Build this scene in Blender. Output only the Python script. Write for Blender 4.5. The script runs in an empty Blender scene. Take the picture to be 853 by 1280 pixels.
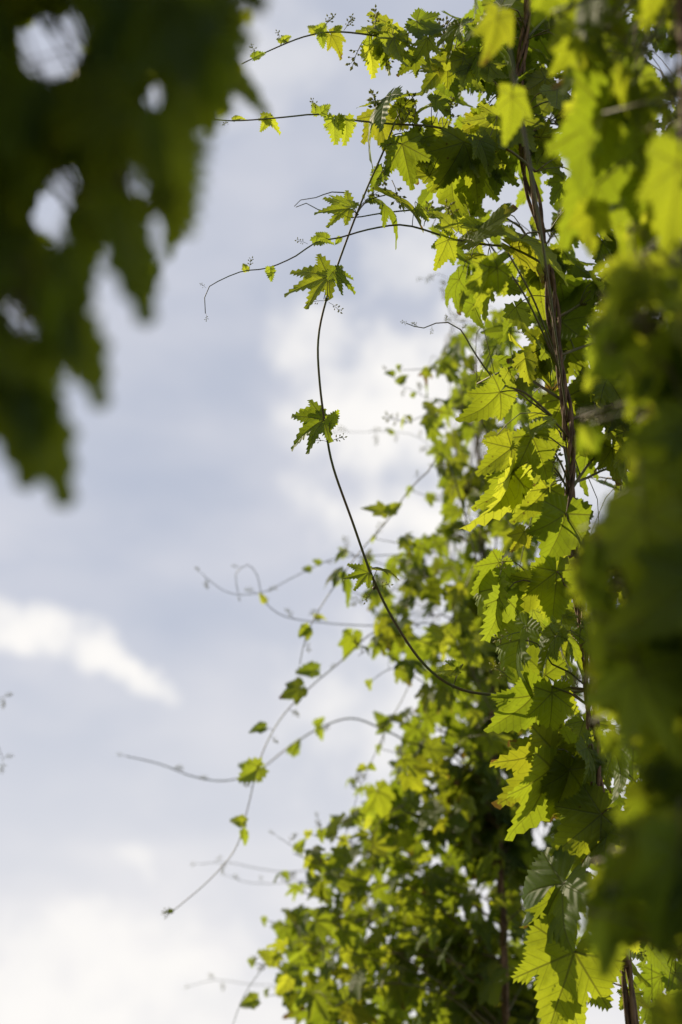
import bpy, math, random
import numpy as np
from mathutils import Vector, Matrix, noise
random.seed(7)
R = math.radians
C = bpy.context.scene.collection
sc = bpy.context.scene

# ------------------------------------------------------------------ camera
PITCH = R(25)
CAM = Vector((0, 0, 1.5))
cd = bpy.data.cameras.new('camera'); cam = bpy.data.objects.new('camera', cd); C.objects.link(cam)
cam.location = CAM; cam.rotation_euler = (R(90) + PITCH, 0, 0)
cd.sensor_width = 36; cd.lens = 50; cd.clip_start = 0.02; cd.clip_end = 3000
cd.dof.use_dof = True; cd.dof.focus_distance = 1.98; cd.dof.aperture_fstop = 2.5; cd.dof.aperture_blades = 0
sc.camera = cam
FWD = Vector((0, math.cos(PITCH), math.sin(PITCH))); UP = Vector((0, -math.sin(PITCH), math.cos(PITCH))); RIGHT = Vector((1, 0, 0))
FPX = 1280 * 50 / 36.0
def at(px, py, D):                       # a spot in the garden seen at photo pixel (px, py), D metres away
    return CAM + FWD * D + RIGHT * ((px - 426.5) / FPX * D) + UP * ((640 - py) / FPX * D)
def pix(p):
    d = p - CAM; D = d.dot(FWD)
    if D < 0.05: return (-9999, -9999, D)
    return (426.5 + d.dot(RIGHT) / D * FPX, 640 - d.dot(UP) / D * FPX, D)
def dirpx(px, py): return (at(px, py, 1) - CAM).normalized()

# ------------------------------------------------------------------ light
SUN_AZ, SUN_EL = R(-56), R(36)           # measured from +Y, towards the left of the view
SUN = Vector((math.sin(SUN_AZ) * math.cos(SUN_EL), math.cos(SUN_AZ) * math.cos(SUN_EL), math.sin(SUN_EL)))
sl = bpy.data.lights.new('sun', 'SUN'); sl.energy = 4.0; sl.angle = R(0.6); sl.color = (1.0, 0.85, 0.62)
so = bpy.data.objects.new('sun', sl); C.objects.link(so); so.location = (0, 0, 20)
so.rotation_euler = SUN.to_track_quat('Z', 'Y').to_euler()
sc.view_settings.view_transform = 'Standard'; sc.view_settings.look = 'None'
sc.view_settings.exposure = 0.56; sc.view_settings.gamma = 1
sc.cycles.use_denoising = True
sc.cycles.max_bounces = 8; sc.cycles.transmission_bounces = 6; sc.cycles.diffuse_bounces = 5

class NT:
    """small node helper"""
    def __init__(s, tree): s.t = tree; tree.nodes.clear()
    def n(s, typ, **kw):
        nd = s.t.nodes.new(typ)
        for k, v in kw.items():
            if k == 'ins':
                for i, val in v.items():
                    if isinstance(val, bpy.types.NodeSocket): s.t.links.new(val, nd.inputs[i])
                    else: nd.inputs[i].default_value = val
            else: setattr(nd, k, v)
        return nd
    def m(s, op, a, b=None, c=None, clamp=False):
        ins = {0: a}
        if b is not None: ins[1] = b
        if c is not None: ins[2] = c
        return s.n('ShaderNodeMath', operation=op, use_clamp=clamp, ins=ins).outputs[0]
    def ss(s, x, lo, hi):                                        # smoothstep
        return s.n('ShaderNodeMapRange', interpolation_type='SMOOTHSTEP', ins={0: x, 1: lo, 2: hi, 3: 0.0, 4: 1.0}).outputs[0]
    def mixc(s, f, a, b, mode='MIX'):
        nd = s.n('ShaderNodeMix', data_type='RGBA', blend_type=mode, ins={0: f, 6: a, 7: b})
        return nd.outputs[2]
    def noise(s, vec, scale, detail=4, rough=0.55, dim='3D'):
        return s.n('ShaderNodeTexNoise', noise_dimensions=dim, ins={'Vector': vec, 'Scale': scale, 'Detail': detail, 'Roughness': rough})

w = bpy.data.worlds.new('World'); sc.world = w; w.use_nodes = True
N = NT(w.node_tree)
out = N.n('ShaderNodeOutputWorld'); bg = N.n('ShaderNodeBackground'); N.t.links.new(bg.outputs[0], out.inputs[0])
sky = N.n('ShaderNodeTexSky', sky_type='NISHITA', sun_disc=False, sun_elevation=SUN_EL, sun_rotation=SUN_AZ, air_density=1.0, dust_density=1.5, ozone_density=1.4)
co = N.n('ShaderNodeTexCoord').outputs['Generated']
VEIL = (4.35, 4.70, 5.65, 1); WHITE = (8.6, 8.4, 8.15, 1)
sep = N.n('ShaderNodeSeparateXYZ', ins={0: co})
el = sep.outputs[2]
# thin veil of high cloud over the whole dome, thicker towards the horizon
sc_v = N.n('ShaderNodeMapping', ins={0: co}); sc_v.inputs['Scale'].default_value = (1, 1, 2.2)
n1 = N.noise(sc_v.outputs[0], 5.0, 5, 0.5); n2 = N.noise(co, 2.3, 3, 0.5)
col = N.mixc(0.90, sky.outputs[0], VEIL)
patch = N.ss(N.m('MULTIPLY_ADD', n1.outputs[0], 0.55, N.m('MULTIPLY', n2.outputs[0], 0.45)), 0.44, 0.68)
col = N.mixc(N.m('MULTIPLY', patch, 0.5), col, (7.3, 7.15, 7.4, 1))
low = N.ss(el, 0.40, 0.12)
lowk = N.m('MULTIPLY', low, N.m('MULTIPLY_ADD', N.ss(n1.outputs[0], 0.35, 0.62), 0.36, 0.60))
col = N.mixc(lowk, col, (7.7, 7.55, 7.6, 1))
# cumulus puffs: (pixel centre in the view, half sizes in radians, tilt, strength)
warp = N.noise(co, 16.0, 5, 0.6)
lump = N.noise(co, 26.0, 6, 0.58).outputs[0]
wv = N.n('ShaderNodeVectorMath', operation='MULTIPLY_ADD', ins={0: warp.outputs[1], 1: (0.055, 0.055, 0.055), 2: co}).outputs[0]
wv = N.n('ShaderNodeVectorMath', operation='SUBTRACT', ins={0: wv, 1: (0.0275, 0.0275, 0.0275)}).outputs[0]
for (px, py, a, b, tilt, st) in [(45, 778, .044, .019, -12, .95), (165, 846, .036, .012, -25, 1.0), (105, 815, .050, .016, -24, .95), (500, 505, .085, .045, 12, .95), (395, 430, .030, .040, 60, .75), (500, 330, .03, .03, 40, .4),
                                 (520, 650, .07, .035, 0, 1.0), (640, 560, .12, .12, 0, .8), (60, 1235, .13, .05, 5, .85), (250, 1300, .20, .05, 0, .6),
                                 (165, 1070, .016, .006, -10, .5), (640, 900, .15, .10, 0, .7), (300, 60, .08, .05, 0, .35), (700, 250, .12, .12, 0, .35),
                                 (-900, 500, .22, .09, 5, .8), (1500, 700, .25, .08, -8, .8), (-500, 1000, .2, .06, 0, .7), (1200, 200, .2, .08, 10, .6)]:
    c = dirpx(px, py)
    e1 = (RIGHT - c * RIGHT.dot(c)).normalized(); e2 = c.cross(e1) * -1
    if e2.z < 0: e2 = -e2
    ca, sa = math.cos(R(tilt)), math.sin(R(tilt))
    f1 = e1 * ca + e2 * sa; f2 = e2 * ca - e1 * sa
    d = N.n('ShaderNodeVectorMath', operation='SUBTRACT', ins={0: wv, 1: tuple(c)}).outputs[0]
    u = N.n('ShaderNodeVectorMath', operation='DOT_PRODUCT', ins={0: d, 1: tuple(f1 / a)}).outputs['Value']
    v = N.n('ShaderNodeVectorMath', operation='DOT_PRODUCT', ins={0: d, 1: tuple(f2 / b)}).outputs['Value']
    front = N.n('ShaderNodeVectorMath', operation='DOT_PRODUCT', ins={0: co, 1: tuple(c)}).outputs['Value']
    q = N.m('ADD', N.m('MULTIPLY', u, u), N.m('MULTIPLY', v, v))
    fld = N.m('ADD', N.m('MULTIPLY_ADD', q, -0.62, 0.95), N.m('MULTIPLY_ADD', lump, 2.0, -1.0))
    k = N.m('MULTIPLY', N.m('MULTIPLY', N.ss(fld, 0.05, 1.15), N.ss(front, 0.2, 0.5)), st)
    col = N.mixc(k, col, WHITE)
N.t.links.new(col, bg.inputs[0]); bg.inputs[1].default_value = 0.079

# ------------------------------------------------------------------ materials
def mat(name):
    m = bpy.data.materials.new(name); m.use_nodes = True; return m, NT(m.node_tree)
def leaf_mat(name, top, under, trans, dry=0.0, tw=0.55):
    m, n = mat(name)
    o = n.n('ShaderNodeOutputMaterial')
    uv = n.n('ShaderNodeUVMap', uv_map='rib').outputs[0]
    s = n.n('ShaderNodeSeparateXYZ', ins={0: uv}); u, v = s.outputs[0], s.outputs[1]
    geo = n.n('ShaderNodeNewGeometry'); rnd = n.n('ShaderNodeObjectInfo').outputs['Random']
    obj = n.n('ShaderNodeTexCoord').outputs['Object']
    wid = n.m('MULTIPLY_ADD', u, -0.016, 0.022)
    main = n.m('SUBTRACT', 1.0, n.ss(n.m('DIVIDE', v, wid), 0.35, 1.0))
    t = n.m('FRACT', n.m('MULTIPLY', n.m('SUBTRACT', u, n.m('MULTIPLY', v, 0.95)), 8.0))
    secd = n.m('ABSOLUTE', n.m('SUBTRACT', t, 0.5))
    sec = n.m('SUBTRACT', 1.0, n.ss(secd, 0.0, 0.075))
    net = n.n('ShaderNodeTexVoronoi', feature='DISTANCE_TO_EDGE', ins={'Vector': uv, 'Scale': 34.0}).outputs['Distance']
    netm = n.m('SUBTRACT', 1.0, n.ss(net, 0.0, 0.12))
    vein = n.m('MAXIMUM', main, n.m('MAXIMUM', n.m('MULTIPLY', sec, 0.75), n.m('MULTIPLY', netm, 0.16)))
    blot = n.noise(geo.outputs['Position'], 9.0, 2).outputs[0]
    fine = n.noise(obj, 14.0, 4).outputs[0]
    vary = n.m('ADD', n.m('MULTIPLY', rnd, 0.55), n.m('MULTIPLY', blot, 0.45))
    hs = lambda c: n.n('ShaderNodeHueSaturation', ins={'Hue': n.m('MULTIPLY_ADD', vary, -0.05, 0.527), 'Saturation': 1.0,
                        'Value': n.m('ADD', n.m('MULTIPLY_ADD', vary, 0.80, 0.48), n.m('MULTIPLY', fine, 0.22)), 'Color': c}).outputs[0]
    tcol = n.mixc(n.m('MULTIPLY', vein, 0.6), hs(top), (0.16, 0.20, 0.06, 1))
    ucol = n.mixc(n.m('MULTIPLY', vein, 0.5), hs(under), (0.20, 0.24, 0.10, 1))
    base = n.mixc(geo.outputs['Backfacing'], tcol, ucol)
    tr = n.mixc(n.m('MULTIPLY', vein, 0.75), hs(trans), (0.10, 0.10, 0.012, 1))
    sp = n.n('ShaderNodeTexVoronoi', feature='F1', ins={'Vector': obj, 'Scale': 7.0})
    spm = n.m('MULTIPLY', n.m('SUBTRACT', 1.0, n.ss(sp.outputs['Distance'], 0.10, 0.20)), n.ss(n.m('ADD', n.n('ShaderNodeSeparateXYZ', ins={0: sp.outputs['Color']}).outputs[0], n.m('MULTIPLY', rnd, 0.5)), 1.12, 1.2))
    base = n.mixc(n.m('MULTIPLY', spm, 0.8), base, (0.11, 0.06, 0.025, 1)); tr = n.mixc(n.m('MULTIPLY', spm, 0.8), tr, (0.12, 0.06, 0.015, 1))
    if dry:
        dn = n.noise(obj, 3.2, 5, 0.65).outputs[0]
        dm = n.m('MULTIPLY', n.ss(n.m('ADD', n.m('MULTIPLY', u, 0.42), n.m('MULTIPLY', dn, 0.8)), 0.72, 0.80), dry)
        base = n.mixc(dm, base, (0.16, 0.09, 0.035, 1)); tr = n.mixc(dm, tr, (0.16, 0.08, 0.02, 1))
    bump = n.n('ShaderNodeBump', ins={'Strength': 0.45, 'Distance': 0.002, 'Height': n.m('ADD', n.m('MULTIPLY', n.m('COSINE', n.m('MULTIPLY', n.m('SUBTRACT', t, 0.5), 6.283)), -0.5), n.m('MULTIPLY', main, -0.8))})
    p = n.n('ShaderNodeBsdfPrincipled', ins={'Base Color': base, 'Roughness': 0.5, 'Specular IOR Level': 0.24, 'Normal': bump.outputs[0]})
    tb = n.n('ShaderNodeBsdfTranslucent', ins={0: tr})
    mx = n.n('ShaderNodeMixShader', ins={0: tw, 1: p.outputs[0], 2: tb.outputs[0]})
    n.t.links.new(mx.outputs[0], o.inputs[0])
    return m
M = {}
M['leaf'] = leaf_mat('hop leaf', (0.036, 0.072, 0.020, 1), (0.05, 0.08, 0.030, 1), (0.40, 0.48, 0.020, 1))
M['old'] = leaf_mat('old hop leaf', (0.036, 0.066, 0.018, 1), (0.05, 0.078, 0.03, 1), (0.38, 0.42, 0.018, 1), dry=0.9)
M['young'] = leaf_mat('young hop leaf', (0.085, 0.13, 0.022, 1), (0.11, 0.15, 0.05, 1), (0.47, 0.55, 0.03, 1), tw=0.6)
def stem_mat(name, c1, c2, scale, rough=0.55, bump=0.2):
    m, n = mat(name); o = n.n('ShaderNodeOutputMaterial')
    g = n.n('ShaderNodeNewGeometry').outputs['Position']
    mp = n.n('ShaderNodeMapping', ins={0: g}); mp.inputs['Scale'].default_value = (1, 1, 0.25)
    nz = n.noise(mp.outputs[0], scale, 5, 0.6).outputs[0]
    c = n.mixc(n.ss(nz, 0.35, 0.65), c1, c2)
    b = n.n('ShaderNodeBump', ins={'Strength': bump, 'Distance': 0.002, 'Height': nz})
    p = n.n('ShaderNodeBsdfPrincipled', ins={'Base Color': c, 'Roughness': rough, 'Normal': b.outputs[0]})
    n.t.links.new(p.outputs[0], o.inputs[0]); return m
M['bark'] = stem_mat('hop bine bark', (0.06, 0.032, 0.018, 1), (0.21, 0.125, 0.07, 1), 150, 0.8, 0.8)
M['stem'] = stem_mat('hop stem', (0.10, 0.12, 0.035, 1), (0.13, 0.085, 0.04, 1), 40)
M['shoot'] = stem_mat('young hop shoot', (0.09, 0.12, 0.04, 1), (0.11, 0.085, 0.045, 1), 40)
m, n = mat('hop flower'); o = n.n('ShaderNodeOutputMaterial')
p = n.n('ShaderNodeBsdfPrincipled', ins={'Base Color': (0.20, 0.22, 0.07, 1), 'Roughness': 0.6}); tb = n.n('ShaderNodeBsdfTranslucent', ins={0: (0.5, 0.5, 0.12, 1)})
n.t.links.new(n.n('ShaderNodeMixShader', ins={0: 0.5, 1: p.outputs[0], 2: tb.outputs[0]}).outputs[0], o.inputs[0]); M['bud'] = m
m, n = mat('meadow ground'); o = n.n('ShaderNodeOutputMaterial'); g = n.n('ShaderNodeNewGeometry').outputs['Position']
a1 = n.noise(g, 1.3, 6).outputs[0]; a2 = n.noise(g, 40, 4).outputs[0]
cg = n.mixc(n.ss(a1, 0.35, 0.65), (0.045, 0.075, 0.018, 1), (0.10, 0.085, 0.045, 1)); cg = n.mixc(n.m('MULTIPLY', a2, 0.5), cg, (0.03, 0.045, 0.012, 1))
bb = n.n('ShaderNodeBump', ins={'Strength': 0.6, 'Distance': 0.05, 'Height': a2})
pp = n.n('ShaderNodeBsdfPrincipled', ins={'Base Color': cg, 'Roughness': 0.9, 'Normal': bb.outputs[0]}); n.t.links.new(pp.outputs[0], o.inputs[0]); M['ground'] = m

# ------------------------------------------------------------------ ground
GN = 24
gv, gf = [], []
for i in range(GN + 1):
    for j in range(GN + 1):
        x = (i / GN * 2 - 1); y = (j / GN * 2 - 1); x = x * abs(x) * 900; y = y * abs(y) * 900
        gv.append((x, y, 0.12 * noise.noise((x * .05, y * .05, 0)) if abs(x) + abs(y) > 12 else 0.0))
for i in range(GN):
    for j in range(GN):
        a = i * (GN + 1) + j; gf.append((a, a + GN + 1, a + GN + 2, a + 1))
gm = bpy.data.meshes.new('ground'); gm.from_pydata(gv, [], gf); gm.materials.append(M['ground'])
go = bpy.data.objects.new('ground', gm); C.objects.link(go); go['kind'] = 'structure'
for p_ in gm.polygons: p_.use_smooth = True

# ------------------------------------------------------------------ leaf shapes
def lobe_r(delta, L, W, sharp):
    best = 0.0
    if abs(delta) > R(88): return 0.0
    cs, sn = math.cos(delta), abs(math.sin(delta))
    for i in range(120, 0, -1):
        r = L * i / 120.0
        t = r * cs / L
        if t >= 1: continue
        h = W * (math.sin(math.pi * t ** 0.62) ** 0.85) * (1 - 0.25 * t) if 0 < t < 1 else 0
        if t < 0.25: h = max(h, W * t * 3.2)
        if r * sn <= h: return r
    return best
def make_leaf(lobes, core, nseg, rings, droop, fold, curl, seed, tooth=0.045, holes=()):
    """lobes: list of (angle deg, length, half width) for the right side, first is the central one; outline in the XY plane, tip at +Y, junction at origin"""
    rs = random.Random(seed)
    full = [(0.0, 1.0, lobes[0][2])]
    for (a, L, W) in lobes[1:]:
        full.append((R(a + rs.uniform(-4, 4)), L * rs.uniform(.92, 1.06), W)); full.append((-R(a + rs.uniform(-4, 4)), L * rs.uniform(.92, 1.06), W))
    full.sort(key=lambda q: q[0])
    def rad(th):
        r = 0.0
        for (c, L, W) in full: r = max(r, lobe_r(th - c, L, W, 1))
        lim = R(165)
        k = core * (1.0 if abs(th) < R(120) else max(0.12, 1 - (abs(th) - R(120)) / R(60)))
        return max(r, k)
    keys = [-R(172)]
    for i, (c, L, W) in enumerate(full):
        keys.append(c)
        if i < len(full) - 1:
            c2 = full[i + 1][0]; best = min(((rad(c + (c2 - c) * k / 24), c + (c2 - c) * k / 24) for k in range(5, 20)), key=lambda q: q[0]); keys.append(best[1])
    keys.append(R(172))
    pt = lambda th, r: Vector((math.sin(th) * r, math.cos(th) * r))
    outl = []; tips = [f[0] for f in full]
    for a, b in zip(keys[:-1], keys[1:]):
        dense = [pt(a + (b - a) * k / 60, rad(a + (b - a) * k / 60)) for k in range(61)]
        ls = [0.0]
        for k in range(60): ls.append(ls[-1] + (dense[k + 1] - dense[k]).length)
        for k in range(nseg):
            s = ls[-1] * k / nseg; q = 0
            while q < 59 and ls[q + 1] < s: q += 1
            f = (s - ls[q]) / max(1e-6, ls[q + 1] - ls[q]); outl.append((dense[q].lerp(dense[q + 1], f), k))
    outl.append((pt(keys[-1], rad(keys[-1])), 0))
    pts = []; plain = [q[0] for q in outl]
    nO = len(outl)
    for i, (p, k) in enumerate(outl):
        if 0 < i < nO - 1 and k % 2 == 1:
            tg = (outl[i + 1][0] - outl[i - 1][0]); nr = Vector((-tg.y, tg.x));
            if nr.length > 1e-6: nr.normalize()
            if nr.dot(p) < 0: nr = -nr
            p = p + nr * tooth * rs.uniform(.7, 1.3) + p.normalized() * tooth * 0.6
        pts.append(p)
    verts = [(0, 0, 0)]; uvs = [(0, 0)]
    def ribuv(p):
        th = math.atan2(p.x, p.y); c = min(tips, key=lambda q: abs(q - th)); d = Vector((math.sin(c), math.cos(c)))
        return (p.dot(d), abs(p.x * d.y - p.y * d.x))
    ph = rs.uniform(0, 6); tw = rs.uniform(-.25, .25)
    def shape(p, s):
        u, v = ribuv(p); r = p.length
        th = math.atan2(p.x, p.y)
        z = -droop * r * r + fold * abs(p.x) * (1 - .3 * r) + 0.38 * v * (0.35 + 0.5 * fold) + tw * p.x * r
        z += curl * math.sin(th * 3 + ph) * r * r * .35 + curl * .12 * math.sin(th * 9 + ph * 2) * r ** 3
        z += 0.10 * r * noise.noise((p.x * 2.6 + seed, p.y * 2.6, seed * .37)) + 0.022 * r * math.cos(6.283 * 8 * (u - .95 * v)) * min(1, v * 8)
        y = p.y * (1 - 0.18 * abs(droop) * r)
        return (p.x * (1 - 0.22 * abs(fold)), y, z)
    ss_ = [(k + 1) / rings for k in range(rings)]
    for s in ss_:
        for p, p0 in zip(pts, plain): q = p if s > .999 else p0 * s; verts.append(shape(q, s)); uvs.append(ribuv(q))
    faces = []
    for i in range(nO - 1): faces.append((0, 1 + i + 1, 1 + i))
    for k in range(rings - 1):
        b0, b1 = 1 + k * nO, 1 + (k + 1) * nO
        for i in range(nO - 1): faces.append((b0 + i, b0 + i + 1, b1 + i + 1, b1 + i))
    for h in holes:
        faces = [f for f in faces if (Vector((sum(verts[i][0] for i in f) / len(f), sum(verts[i][1] for i in f) / len(f))) - Vector(h[:2])).length > h[2]]
    return verts, uvs, faces, nO
RIM = {}
def leaf_mesh(name, data, m):
    v, uv, f, nO = data
    me = bpy.data.meshes.new(name); me.from_pydata(v, [], f); RIM[me.name] = np.array(v[-nO:] + [v[0]])
    l = me.uv_layers.new(name='rib')
    for lp in me.loops: l.data[lp.index].uv = uv[lp.vertex_index]
    for p in me.polygons: p.use_smooth = True
    me.materials.append(m)
    # the blade's upper side faces +Z
    if sum(p.normal.z for p in me.polygons) < 0: me.flip_normals()
    return me
FIVE = [(0, 1, .25), (46, .80, .20), (98, .50, .17)]
THREE = [(0, 1, .29), (50, .68, .22), (108, .36, .19)]
WIDE = [(0, 1, .36), (48, .74, .28), (102, .50, .24)]
PALM = [(0, 1, .165), (40, .90, .15), (84, .66, .13)]
SLIM = [(0, 1, .24)]
YOUNG = [(0, 1, .36), (62, .52, .22)]
def fam(tag, nseg, rings, seed):
    L = {}
    L['five'] = [leaf_mesh('leaf', make_leaf(FIVE, .32, nseg, rings, d, f, c, seed + i, .036), M[k]) for i, (d, f, c, k) in enumerate([(.30, .22, .25, 'leaf'), (.50, .38, .35, 'leaf'), (.15, .12, .45, 'old'), (.62, .15, .2, 'leaf')])]
    L['three'] = [leaf_mesh('leaf', make_leaf(THREE, .36, nseg, rings, d, f, c, seed + 20 + i, .036), M[k]) for i, (d, f, c, k) in enumerate([(.28, .20, .25, 'leaf'), (.48, .40, .35, 'old'), (.12, .10, .40, 'leaf'), (.6, .25, .3, 'leaf')])]
    L['wide'] = [leaf_mesh('leaf', make_leaf(WIDE, .44, nseg, rings, d, f, c, seed + 40 + i, .034), M[k]) for i, (d, f, c, k) in enumerate([(.22, .14, .3, 'leaf'), (.42, .30, .35, 'leaf'), (.10, .05, .4, 'old')])]
    L['young'] = [leaf_mesh('leaf', make_leaf(YOUNG, .34, nseg, rings, d, f, c, seed + 60 + i, .075), M['young']) for i, (d, f, c) in enumerate([(.3, .3, .2), (.55, .5, .3), (.15, .2, .3)])]
    L['palm'] = [leaf_mesh('leaf', make_leaf(PALM, .19, nseg, rings, d, f, c, seed + 80 + i, .045), M[k]) for i, (d, f, c, k) in enumerate([(.25, .25, .2, 'leaf'), (.45, .35, .3, 'leaf'), (.15, .15, .4, 'young')])]
    L['slim'] = [leaf_mesh('leaf', make_leaf(SLIM, .14, nseg, rings, d, f, c, seed + 90 + i, .05), M[k]) for i, (d, f, c, k) in enumerate([(.2, .25, .2, 'leaf'), (.4, .4, .3, 'young')])]
    return L
HI = fam('hi', 10, 8, 100); MID = fam('mid', 8, 4, 200); LO = fam('lo', 4, 2, 300)
HOLED = leaf_mesh('leaf', make_leaf(WIDE, .54, 12, 9, .10, .10, .22, 5, .035, holes=[(.33, .42, .035), (.30, .50, .03), (.10, .45, .022), (.36, .30, .02), (-.3, .40, .02)]), M['leaf'])

# ------------------------------------------------------------------ stems
def smooth(pts, step=0.02):
    out = []
    P = [pts[0]] + list(pts) + [pts[-1]]
    for i in range(1, len(P) - 2):
        a, b, c, d = P[i - 1], P[i], P[i + 1], P[i + 2]
        k = max(1, int((c - b).length / step))
        for j in range(k):
            t = j / k
            out.append(0.5 * ((2 * b) + (c - a) * t + (2 * a - 5 * b + 4 * c - d) * t * t + (3 * b - a - 3 * c + d) * t ** 3))
    out.append(pts[-1]); return out
def tube(V, F, pts, r0, r1, sides=6):
    n = len(pts)
    if n < 2: return
    nrm = None; b = len(V)
    for i, p in enumerate(pts):
        t = (pts[min(i + 1, n - 1)] - pts[max(i - 1, 0)])
        t = t.normalized() if t.length > 1e-9 else Vector((0, 0, 1))
        if nrm is None: nrm = t.orthogonal().normalized()
        nrm = (nrm - t * nrm.dot(t)); nrm = nrm.normalized() if nrm.length > 1e-6 else t.orthogonal().normalized()
        bn = t.cross(nrm); r = r0 + (r1 - r0) * i / (n - 1)
        for k in range(sides):
            a = 6.28318 * k / sides; V.append(p + (nrm * math.cos(a) + bn * math.sin(a)) * r)
    for i in range(n - 1):
        for k in range(sides):
            F.append((b + i * sides + k, b + i * sides + (k + 1) % sides, b + (i + 1) * sides + (k + 1) % sides, b + (i + 1) * sides + k))
    F.append(tuple(b + k for k in reversed(range(sides)))); F.append(tuple(b + (n - 1) * sides + k for k in range(sides)))
def node_bump(V, F, p, r):
    b = len(V)
    for d in ((1, 0, 0), (-1, 0, 0), (0, 1, 0), (0, -1, 0), (0, 0, 1), (0, 0, -1)): V.append(p + Vector(d) * r)
    for f in ((0, 2, 4), (2, 1, 4), (1, 3, 4), (3, 0, 4), (2, 0, 5), (1, 2, 5), (3, 1, 5), (0, 3, 5)): F.append(tuple(b + i for i in f))

# flower cluster: a thin branched stalk set with little pointed buds
def cluster_mesh(seed):
    rs = random.Random(seed); V, F = [], []; mi = []
    def bud(p, d, L):
        b = len(V); d = d.normalized(); o1 = d.orthogonal().normalized(); o2 = d.cross(o1)
        V.append(p)
        for k in range(5):
            a = k * 1.2566; V.append(p + d * L * .42 + (o1 * math.cos(a) + o2 * math.sin(a)) * L * .30)
        V.append(p + d * L)
        for k in range(5): F.append((b, b + 1 + (k + 1) % 5, b + 1 + k)); F.append((b + 6, b + 1 + k, b + 1 + (k + 1) % 5))
    axis = [Vector((0, 0, 0)), Vector((.02, .3, .05)), Vector((0, .62, .02)), Vector((.03, 1, -.05))]
    n0 = len(F); tube(V, F, axis, .018, .012, 4)
    stalks = len(F)
    ends = []
    for k in range(7):
        t = .3 + .1 * k; p = Vector((.01, t, .03)); a = k * 2.4 + rs.uniform(-.4, .4); L = rs.uniform(.10, .22) * (1.3 - t * .6)
        q = p + Vector((math.cos(a) * L, L * .55, math.sin(a) * L)); tube(V, F, [p, p.lerp(q, .5) + Vector((0, .02, 0)), q], .010, .008, 3)
        ends.append((q, q - p)); 
        if rs.random() < .6: ends.append((p.lerp(q, .6), Vector((rs.uniform(-1, 1), .7, rs.uniform(-1, 1)))))
    ends.append((axis[-1], Vector((0, 1, 0))))
    nb = len(F)
    for q, d in ends: bud(q, d, rs.uniform(.13, .22))
    me = bpy.data.meshes.new('flower_cluster'); me.from_pydata(V, [], F); me.materials.append(M['shoot']); me.materials.append(M['bud'])
    for i, p in enumerate(me.polygons): p.material_index = 1 if i >= nb else 0; p.use_smooth = True
    return me
CLUSTERS = [cluster_mesh(s) for s in (1, 2, 3)]

def frame_mat(pos, tip, nrm, size):
    y = tip.normalized(); z = nrm - y * nrm.dot(y)
    z = z.normalized() if z.length > 1e-5 else y.orthogonal().normalized()
    x = y.cross(z)
    return Matrix(((x.x * size, y.x * size, z.x * size, pos.x), (x.y * size, y.y * size, z.y * size, pos.y), (x.z * size, y.z * size, z.z * size, pos.z), (0, 0, 0, 1)))

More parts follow.
